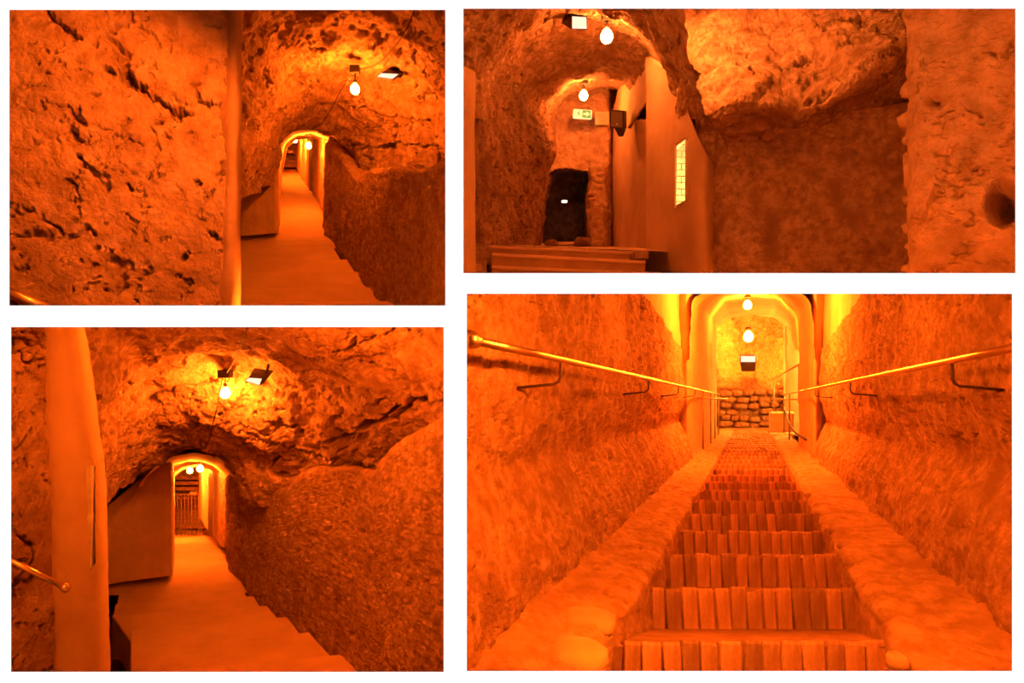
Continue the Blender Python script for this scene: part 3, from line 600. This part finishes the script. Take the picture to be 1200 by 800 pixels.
    MB().add([at(735, 150, 10.8*K), at(775, 150, 9.2*K), at(775, 95, 9.2*K), at(735, 95, 10.8*K)], [(0, 1, 2, 3)]).build('wall_right', M['tuff_dark'], kind='structure')
    MB().hexa([at(734, 151, 10.2*K), at(744, 140, 9.55*K), at(744, 140, 10.2*K), at(734, 150, 10.9*K), at(738, 143, 10.2*K), at(741, 128, 9.6*K), at(741, 128, 10.2*K), at(738, 142, 10.9*K)])
    bm_ = thing('sloping_beam', 'pale sloping plaster beam above the three cornered niche', 'beam', at(750, 120, 9.2*K))
    MB().hexa([at(735, 150, 10.1*K), at(745, 141, 9.5*K), at(745, 141, 10.2*K), at(735, 150, 10.8*K), at(757, 92, 8.6*K), at(764, 110, 8.2*K), at(764, 110, 9.0*K), at(757, 92, 9.4*K)]).build('beam', M['stone'], bm_, bevel=.01)
    # rising steps
    st = thing('staircase', 'three broad smooth risers climbing to the hall landing', 'stairs', at(665, 320, 5.6*K))
    R = [((576, 311), (775, 319), 5.6), ((576, 296), (757, 305.5), 6.1), ((552, 286), (757, 295), 6.6)]
    for a, b, dd in R:
        dd *= K; bk = Vector((0, .62, 0)); up = Vector((0, 0, .0))
        al, ar = at(*a, dd), at(*b, dd); q = at(600, 329, dd+.62).z; q2 = at(600, 329, dd).z
        bl = [Vector((v.x, v.y, z)) for v, z in ((al, q2), (ar, q2), (ar+bk, q), (al+bk, q))]
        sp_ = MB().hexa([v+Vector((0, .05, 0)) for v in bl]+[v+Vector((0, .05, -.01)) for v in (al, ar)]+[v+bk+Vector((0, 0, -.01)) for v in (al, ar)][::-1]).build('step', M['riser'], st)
        off = Vector((0, 0, -.035)); MB().hexa([al+off, ar+off, ar+bk+off, al+bk+off, al, ar, ar+bk, al+bk]).build('tread', M['step'], sp_, bevel=.008)
    MB().box(at(563, 300, 6.45*K), (.22, .3, .26)).build('side_block', M['roughcast'], st)
    MB().box(at(749, 300.5, 6.3*K), (.165, .3, .085)).build('side_block', M['roughcast'], st)
    MB().box(at(560, 319, 6.0*K), (.2, .4, .15)).build('side_block', M['tuff'], st)
    patch('floor', [[(540, 285, 6.7), (780, 295, 6.7)], [(545, 286, 8), (780, 292, 8)], [(560, 288, 12), (740, 289, 12)], [(600, 286, 16), (710, 286, 16)]], 80, 60, plaster(.2), M['plaster'], K=K)
    for i, (x, y, rx, ry, lb) in enumerate(((645.5, 286, 9, 5, 'dark rounded lump at left foot of the ragged doorway'), (682, 284.5, 9, 6, 'dark rounded lump at right foot of the ragged doorway'))):
        o = link('boulder', stone_mesh('boulder', (rx*.019, .2, ry*.019), 40+i), M['tuff_dark']); o.location = at(x, y, 11.6*K); tag(o, lb, 'stone')
    o = MB().box((0, 0, 0), (.42, .15, .07)).build('lit_floor_slab', M['stone'], None, bevel=.015); o.location = at(664, 285.5, 11.75*K); tag(o, 'pale slab standing for the lit floor across the dark ragged doorway', 'stone')  # pale slab in place of a strip of light on the floor
    o = MB().box((0, 0, 0), (.12, .12, .05)).build('lit_floor_slab', M['stone'], None, bevel=.015); o.location = at(637, 287, 11.6*K); tag(o, 'small pale slab standing for lit floor left of the dark lump at doorway', 'stone')  # smaller patch of floor light, also put in as a pale slab
    # fittings
    pendant(711, 42, 7.0*K, 20, 7.2, 'large glowing bare bulb under the first hall vault', 'bulb2', box=(6, 5))
    pendant(684, 111.5, 10.6*K, 97, 5.0, 'smaller glowing bulb above the green exit sign', 'bulb2', box=(4.5, 2.8))
    pendant(779, 6, 6.3*K, -14, 6.2, 'glowing bulb whose tip peeks in above plaster pier', 'bulb2', box=(6, 5))
    flood(676, 24, 7.0*K, 20, 14, [(670.5, 33.5), (670.5, 19.5), (687, 20.5), (687.5, 34)], 'dark floodlight with square white face beside hall bulb',
          dark=[(658, 27), (662, 16), (686, 16), (686, 27)])
    exit_sign(682.5, 134, 11.5*K)
    k = 11.8*K/F
    t = thing('notice', 'faded paper notice beside the green exit sign', 'notice', at(705.5, 138.5, 11.75*K))
    MB().box(at(705.5, 138.5, 11.75*K), (16*k, .02, 15*k)).build('sheet', M['paper'], t)
    for i in range(4): MB().box(at(705+(i % 2), 134+i*3, 11.68*K), ((11-2*(i % 2))*k, .012, .8*k)).build('line', M['stone'], t)
    d = 9.5*K; k = d/F
    sp = thing('loudspeaker', 'dark loudspeaker mounted on corner above the doorway', 'loudspeaker', at(724, 140, d))
    MB().hexa([at(714.5, 150, d), at(731, 151, d), at(734.5, 150, d+.35), at(720, 148, d+.35), at(714.5, 128.5, d), at(731, 129.5, d), at(734.5, 130, d+.35), at(720, 129, d+.35)]).build('cabinet', M['black'], sp, bevel=.01)
    MB().hexa([at(716, 148.5, d-.015), at(729.5, 149.5, d-.015), at(729.5, 149.5, d), at(716, 148.5, d), at(716, 130, d-.015), at(729.5, 131, d-.015), at(729.5, 131, d), at(716, 130, d)]).build('grille', M['grille'], sp)
    MB().box(at(723, 145.5, d-.02), (1.8*k, .01, 1.6*k)).build('badge', M['stone'], sp)
    MB().add([at(720, 150, d), at(733, 151, d), at(730, 160, d+.1), at(725, 160, d+.1), at(721, 149, d+.33), at(734, 150, d+.33), at(731, 159, d+.3), at(726, 159, d+.3)], [(0, 1, 2, 3), (4, 5, 6, 7), (0, 1, 5, 4), (1, 2, 6, 5), (2, 3, 7, 6), (3, 0, 4, 7)]).build('mount', M['black'], sp)
def exit_sign(px, py, d):
    k = d/F; c = at(px, py, d)
    t = thing('exit_sign', 'lit emergency exit sign with green arrow pictograms under hall bulb', 'sign', c)
    rot = Matrix.Rotation(math.radians(4), 3, 'Y')
    MB().box(c, (22*k, .06, 11*k), rot).build('sign_box', M['exit'], t, bevel=.02)
    P = lambda x, z: c+rot @ Vector((x*k, -.034, z*k))
    def flat(poly, name, m, e=0): MB().prism([P(*p)+Vector((0, -e, 0)) for p in poly], (0, .004, 0)).build(name, M[m], t)
    flat([(-.5, -4.4), (9.6, -4.4), (9.6, 4.4), (-.5, 4.4)], 'green_field', 'exit_green')
    flat([(1, -1), (4.5, -1), (4.5, -3), (8.6, 0), (4.5, 3), (4.5, 1), (1, 1)], 'arrow', 'exit', .006)
    # running figure and door in green on the pale half
    flat([(-9.4, -4.2), (-8.8, -4.2), (-8.8, 4.2), (-9.4, 4.2)], 'door_post', 'exit_green'); flat([(-9.4, 3.6), (-6.4, 3.6), (-6.4, 4.2), (-9.4, 4.2)], 'door_head', 'exit_green')
    man = [((-4.5+.9*math.cos(a), 3.1+.9*math.sin(a))) for a in np.linspace(0, 2*PI, 10)[:-1]]
    flat(man, 'figure_head', 'exit_green')
    flat([(-5.4, 2), (-3.8, 2), (-3.2, -.5), (-1.6, -2), (-2.2, -2.6), (-4.2, -1.2), (-5, -2.2), (-7.2, -3.8), (-7.7, -3.2), (-5.8, -1.6), (-5.2, .2), (-6.6, .4), (-6.6, 1.2)], 'figure_body', 'exit_green')
BOX[:] = [535, 9e9, -9e9, 330]
hall()

# ================================================================== BOTTOM RIGHT: brick stair between rails
VX, VY = 880, 470
def L4(u, v, d): return (VX+u*F/d, VY-v*F/d, d)
def P4(u, v, d): return at(*L4(u, v, d))
def vmax(d): return (VY-339)*d/F
def brick_stair():
    d0, tr, rise = 3.98, 1.135, .37
    vn = -1.604; hw = .885
    # tuff walls either side
    def wall(sgn, base, top):
        rows = []
        for d in (3.1, 3.4, 3.8, 4.3, 5, 6, 7.2, 8.6, 9.8, 11, 12, 13, 14, 14.8, 15.6):
            vt = min(2.62-.082*d, vmax(d))
            h = min(1, (d-2)/2)*.13
            rows.append([L4(sgn*(top+.02), vt, d), L4(sgn*(top-.03), vt*.4, d), L4(sgn*(top-.02), .1, d), L4(sgn*(top+.06), -.22, d), L4(sgn*(top+h), -.5, d), L4(sgn*(top-.02), -.8, d), L4(sgn*(base+.06), -1.15, d), L4(sgn*base, -1.56, d)])
        rows.append([L4(sgn*(top+.4), v_, 15.9) for v_ in np.linspace(vt, -1.56, 8)])
        return rows
    patch('wall_left', wall(-1, 1.53, 1.78), 330, 430, tuff(.62, .8, crack=.35, pit=1.), M['tuff'])
    patch('wall_right', wall(1, 1.60, 1.84), 330, 430, tuff(.62, .8, crack=.35, pit=1.), M['tuff'])
    for s, b in ((-1, 1.60), (1, 1.64)):
        nm = 'wall_left' if s < 0 else 'wall_right'
        patch(nm, [[L4(s*(b+.3+.2*t), vmax(d)-.01, d), L4(s*(b+.27), vmax(d)*.5, d), L4(s*(b+.27), .2, d)] for d, t in ((7, 0), (9, 0), (11, 0), (13, 0), (16.5, 0))], 60, 90, plaster(.6, 1.3), M['plaster'])
        patch(nm, [[L4(s*u, min(vmax(d)-.01, 3.4), d), L4(s*(u-.01), min(vmax(d)-.01, 3.4)*.55, d), L4(s*(u-.02), -1.6, d)] for d, u in ((16.2, b+.6), (15.75, b+.2), (15.7, b+.04), (16.1, b), (18, b), (20, b))+(((24, b), (27.5, b)) if s < 0 else ((20.5, b+.08), (20.7, b+.6)))], 140, 120, plaster(.6, 1.3), M['plaster'])
    # sloping shoulders with their edge stones
    for s, b in ((-1, 1.58), (1, 1.66)):
        rows = [[L4(s*b, -1.45, d), L4(s*1.2, -1.485, d), L4(s*(hw+.09), -1.50, d), L4(s*(hw+.02), -1.56, d), L4(s*(hw-.01), -2.2, d)] for d in np.r_[np.linspace(3.02, 8, 9), np.linspace(9.5, 32, 9)]]
        def bumpy(p, s=s):
            return .045*fbm(p*np.array((1.2, .8, 1.2))+3, 3)+.028*fbm(p*6, 4, .62)
        sh = patch('trim_2' if s < 0 else 'trim_3', rows, 90, 420, bumpy, M['old_plaster'])
        L = [(688, 727, 32, 9), (676, 768, 34, 13), (722, 700, 16, 10), (752, 668, 9, 8), (757, 645, 8, 6), (768, 622, 9, 5), (776, 603, 10, 6), (787, 592, 8, 4), (800, 576, 11, 4), (806, 562, 6, 3)] if s < 0 else \
            [(1026, 696, 12, 8), (1064, 745, 18, 13), (1040, 722, 10, 9), (1000, 660, 10, 8), (990, 640, 8, 5), (978, 622, 7, 5), (962, 600, 7, 4), (950, 580, 6, 4), (1052, 775, 12, 10)]
        for i, (x, y, rx, ry) in enumerate(L):
            d = 1.53*F/(y-VY)
            stone(sh, x, y, d-.03, rx, ry, 'stone' if i < 2 or 6 <= i < 9 else 'old_plaster', seed=i+50)
    # the brick flight
    st = thing('staircase', 'steep old staircase with upright brick risers between two handrails', 'stairs', P4(0, vn, d0))
    NI = 14
    bricks = [None]*5
    for b in range(5):
        mb = MB(); mb.box((0, 0, 0), (1, 1, 1))
        me_o = mb.build('brick', M['brick'], None, bevel=.05); me = me_o.data
        for v in me.vertices:
            q = np.array(v.co)[None]*2.3+b*9.7; v.co += Vector((.09*perlin(q)[0], .05*perlin(q+4)[0], .025*perlin(q+8)[0]-(.2 if v.co.y > 0 else 0)))
        bpy.data.objects.remove(me_o); bricks[b] = me
    tint = []
    for i, f_ in enumerate((1.25, 1.05, 1.35, .78)):
        m = mat('old_brick_shade', (.5*f_, .32*f_, .2*f_), (.68*f_, .47*f_, .31*f_), scale=4, bscale=16, bump=.5, c3=(.44*f_, .26*f_, .15*f_)); tint.append(m)
    for k in range(27):
        d = d0+k*tr
        a = P4(-hw-.03, vn-.03, d+.16); W = 2*hw+.06
        mb = MB()
        # core of the step: tread of trodden earth behind the brick edge
        c = [P4(-hw-.04, vn-.75, d+.025), P4(hw+.04, vn-.75, d+.025), P4(hw+.04, vn-rise-.3, d+tr+.1), P4(-hw-.04, vn-rise-.3, d+tr+.1),
             P4(-hw-.04, vn-.04, d+.025), P4(hw+.04, vn-.04, d+.025), P4(hw+.04, vn-rise, d+tr+.1), P4(-hw-.04, vn-rise, d+tr+.1)]
        mb.hexa(c); s = mb.build('step', M['mortar'], st)
        n = 13 if k else 13
        off = parent_world(s)
        x = -hw; ws = [random.uniform(.85, 1.2) for _ in range(n)]; sm = sum(ws)
        fm = MB()
        lean = random.uniform(-.02, .02)
        for i in range(n):
            bw = 2*hw*ws[i]/sm; h = rise+.02; gap = .013+.003*k
            dz = random.uniform(-.012, .006)-(.035 if random.random() < .05 else 0); dy = random.uniform(-.03, .03)
            cc = P4(x+bw/2, vn-h/2+dz, d+.085+dy*.5)
            if k < NI:
                o = bpy.data.objects.new('brick', random.choice(bricks).copy() if False else bricks[random.randrange(5)]); COL.objects.link(o)
                o.parent = s; o.location = cc-off; o.scale = (bw-gap, .2, h)
                o.rotation_euler = (-.12+random.uniform(-.03, .03), lean+random.uniform(-.035, .035), random.uniform(-.06, .06))
                o.material_slots[0].link = 'OBJECT'; o.material_slots[0].material = random.choice(tint)
            else:
                fm.box(cc, (bw-gap, .25, h))
            x += bw
        if k >= NI:
            o = fm.build('brick_row', M['brick'], s, kind='stuff')
    # rails
    def rail(sgn, u, vr, dstart, dend, label, brackets, wall_u, ball):
        h = thing('handrail', label, 'handrail', P4(sgn*u, vr, dstart))
        MB().tube([P4(sgn*u, vr, d) for d in np.linspace(dstart, dend, 24)], .026, 12).build('rail', M['brass'], h, True)
        if ball:
            p = P4(sgn*u, vr, dstart); ax = (P4(sgn*u, vr, dstart+1)-p).normalized()
            MB().lathe(p, [(.012, -.07), (.036, -.06), (.05, -.03), (.05, 0), (.036, .03), (.042, .05), (.03, .07)], 14, ax).build('ball_end', M['brass'], h, True)
        for d in brackets:
            p0 = P4(sgn*u, vr-.02, d); p1 = P4(sgn*u, vr-.13, d); p2 = P4(sgn*(u+.015), vr-.165, d); p3 = P4(sgn*(u+.05), vr-.185, d); p4 = P4(sgn*wall_u, vr-.215, d)
            MB().tube([p0, p1, p2, p3, p4], .011, 8).build('bracket', M['iron'], h, True)
        return h
    hl = rail(-1, 1.42, .312, 3.03, 27, 'long brass handrail with ball end on left tuff wall of brick stair', (4.46, 8.28, 11.7, 15.2), 1.78, True)
    hr = rail(1, 1.45, .294, 2.95, 27, 'long brass handrail on the right tuff wall of brick stair', (4.3, 8.7, 13.5), 1.84, False)
    for sgn, u, vr, ds, h, in ((-1, 1.42, .31, (17.75, 21.1, 23.6, 26.2), hl), (1, 1.45, .294, (22.5, 26.2), hr)):
        for d in ds: MB().tube([P4(sgn*u, vr, d), P4(sgn*u, -1.52, d)], .028, 8).build('post', M['grey'], h, True)
        d = ds[0]
        MB().tube([P4(sgn*(u-.65), .08, d+2), P4(sgn*(u+.5 if sgn < 0 else u+.6), .1 if sgn < 0 else .06, d-1)], .025, 8).build('mid_rail', M['grey'], h, True)
    t = thing('handrail', 'short raised rail climbing beside the bright doorway above brick stair', 'handrail', at(936, 470, 24))
    MB().tube([at(904, 445, 30), at(936, 427, 24)], .04, 8).build('rail', M['grey'], t, True)
    MB().tube([at(936, 427, 24), at(936, 472, 24)], .035, 8).build('post', M['grey'], t, True)
    MB().tube([at(907, 444, 29.4), at(907, 482, 29.4)], .035, 8).build('post', M['grey'], t, True)
    # top of the flight: landing, rubble wall, niche, vaults
    patch('floor', [[(800, 507, 31), (960, 507, 31)], [(810, 500, 33), (950, 500, 33)], [(815, 494, 37), (950, 494, 37)]], 60, 20, plaster(.5), M['old_plaster'])
    rb = patch('wall_back', wallcols([(820, 33.5, 454, 505), (850, 33, 454, 505), (885, 33, 456, 505), (935, 33, 452, 505)]), 60, 60, tuff(.6, 1.), M['tuff_dark'])
    random.seed(11)
    for r in range(6):
        x = 838+random.uniform(0, 8)
        while x < 918:
            wd = random.uniform(5, 9.5)
            if not (r == 3 and 868 < x+wd < 884): stone(rb, x+wd, 460+r*7.4+random.uniform(-1.5, 1.5), 32.75, wd*.98, 3.7, 'rubble', rd=.28)
            x += 2*wd
    patch('wall_back', [[(812, 352, 35), (845, 350, 37), (880, 350, 37.5), (912, 350, 37), (945, 352, 35)], [(822, 388, 34.5), (845, 385, 37), (880, 383, 38), (910, 385, 37), (930, 388, 35)], [(830, 425, 34), (850, 425, 36.5), (880, 425, 37.5), (905, 425, 36.5), (922, 425, 34.5)], [(836, 452, 34), (852, 460, 35), (880, 464, 35.5), (905, 462, 35), (924, 458, 34)], [(840, 458, 36), (855, 466, 38), (880, 468, 38), (905, 468, 38), (924, 462, 37)]],
          160, 150, tuff(1.4, 2.4, crack=.6, pit=.8), M['tuff'])
    patch('ceiling', [
        [(808, 420, 15.5), (812, 350, 15.5), (840, 336, 15.5), (880, 334, 15.5), (925, 336, 15.5), (950, 350, 15.5), (955, 420, 15.5)],
        [(820, 415, 20), (824, 365, 20), (848, 341, 20), (880, 338, 20), (912, 341, 20), (936, 365, 20), (940, 415, 20)],
        [(826, 410, 25), (830, 380, 25), (850, 356, 25), (880, 350, 25), (912, 355, 25), (931, 378, 25), (935, 410, 25)],
        [(829, 410, 29), (833, 388, 29), (852, 373, 29), (880, 369, 29), (908, 372, 29), (927, 387, 29), (932, 410, 29)],
        [(822, 410, 29.3), (828, 380, 29.3), (848, 355, 29.5), (880, 345, 29.5), (915, 352, 29.5), (935, 380, 29.3), (940, 410, 29.3)]], 160, 120, plaster(1., 1.6), M['plaster'])
    patch('wall_left', wallcols([(824, 26.5, 366, 512), (833, 27.2, 368, 512), (835, 27.6, 370, 511), (835, 29.5, 370, 508), (822, 34, 372, 508)]), 60, 50, plaster(.8, 2), M['plaster'])
    patch('wall_right', wallcols([(960, 27.5, 362, 515), (940, 28.5, 366, 512), (921, 31.5, 372, 506), (919, 31.6, 372, 506), (920.5, 34, 376, 502)]), 60, 50, plaster(.8, 2), M['lit_plaster'])
    bl = thing('masonry_block', 'pale masonry block at right of brick stair top', 'block', at(916, 510, 27.5))
    MB().hexa([at(901, 512, 27), at(930, 512, 26.5), at(930, 508, 28.5), at(903, 508, 29), at(901, 483, 27), at(930, 483, 26.5), at(930, 482, 28.5), at(903, 482, 29)]).build('block', M['stone'], bl, bevel=.05)
    MB().hexa([at(900, 522, 26), at(931, 522, 25.5), at(931, 510, 27), at(903, 510, 27.5), at(900, 508, 26), at(931, 508, 25.5), at(931, 505, 27), at(903, 505, 27.5)]).build('plinth', M['stone'], bl, bevel=.05)
    pendant(876, 357, 23, 347, 4.6, 'glowing bulb under plaster arch at top of brick stair', box=(3, 2))
    pendant(877, 394, 34.8, 385, 5.4, 'glowing bulb dazzling the round tuff chamber above brick stair', box=(3, 2))
    flood(877, 425, 34, 12, 6, [(868, 424), (868, 417), (885, 417), (885, 424)], 'small floodlight with pale face hung in chamber above brick stair',
          dark=[(869, 435), (872, 420), (882, 420), (885, 435)])
    lamp('lamp', 941, 440, 27.3, 1300, (1, .36, .035), .2)
    cable([(919, 478, 24), (923, 492, 22), (930, 504, 20), (942, 513, 18), (962, 522, 16)], .04, 'dark cable drooping over shoulder at right of brick stair')
BOX[:] = [535, 9e9, 334, 9e9]
brick_stair()
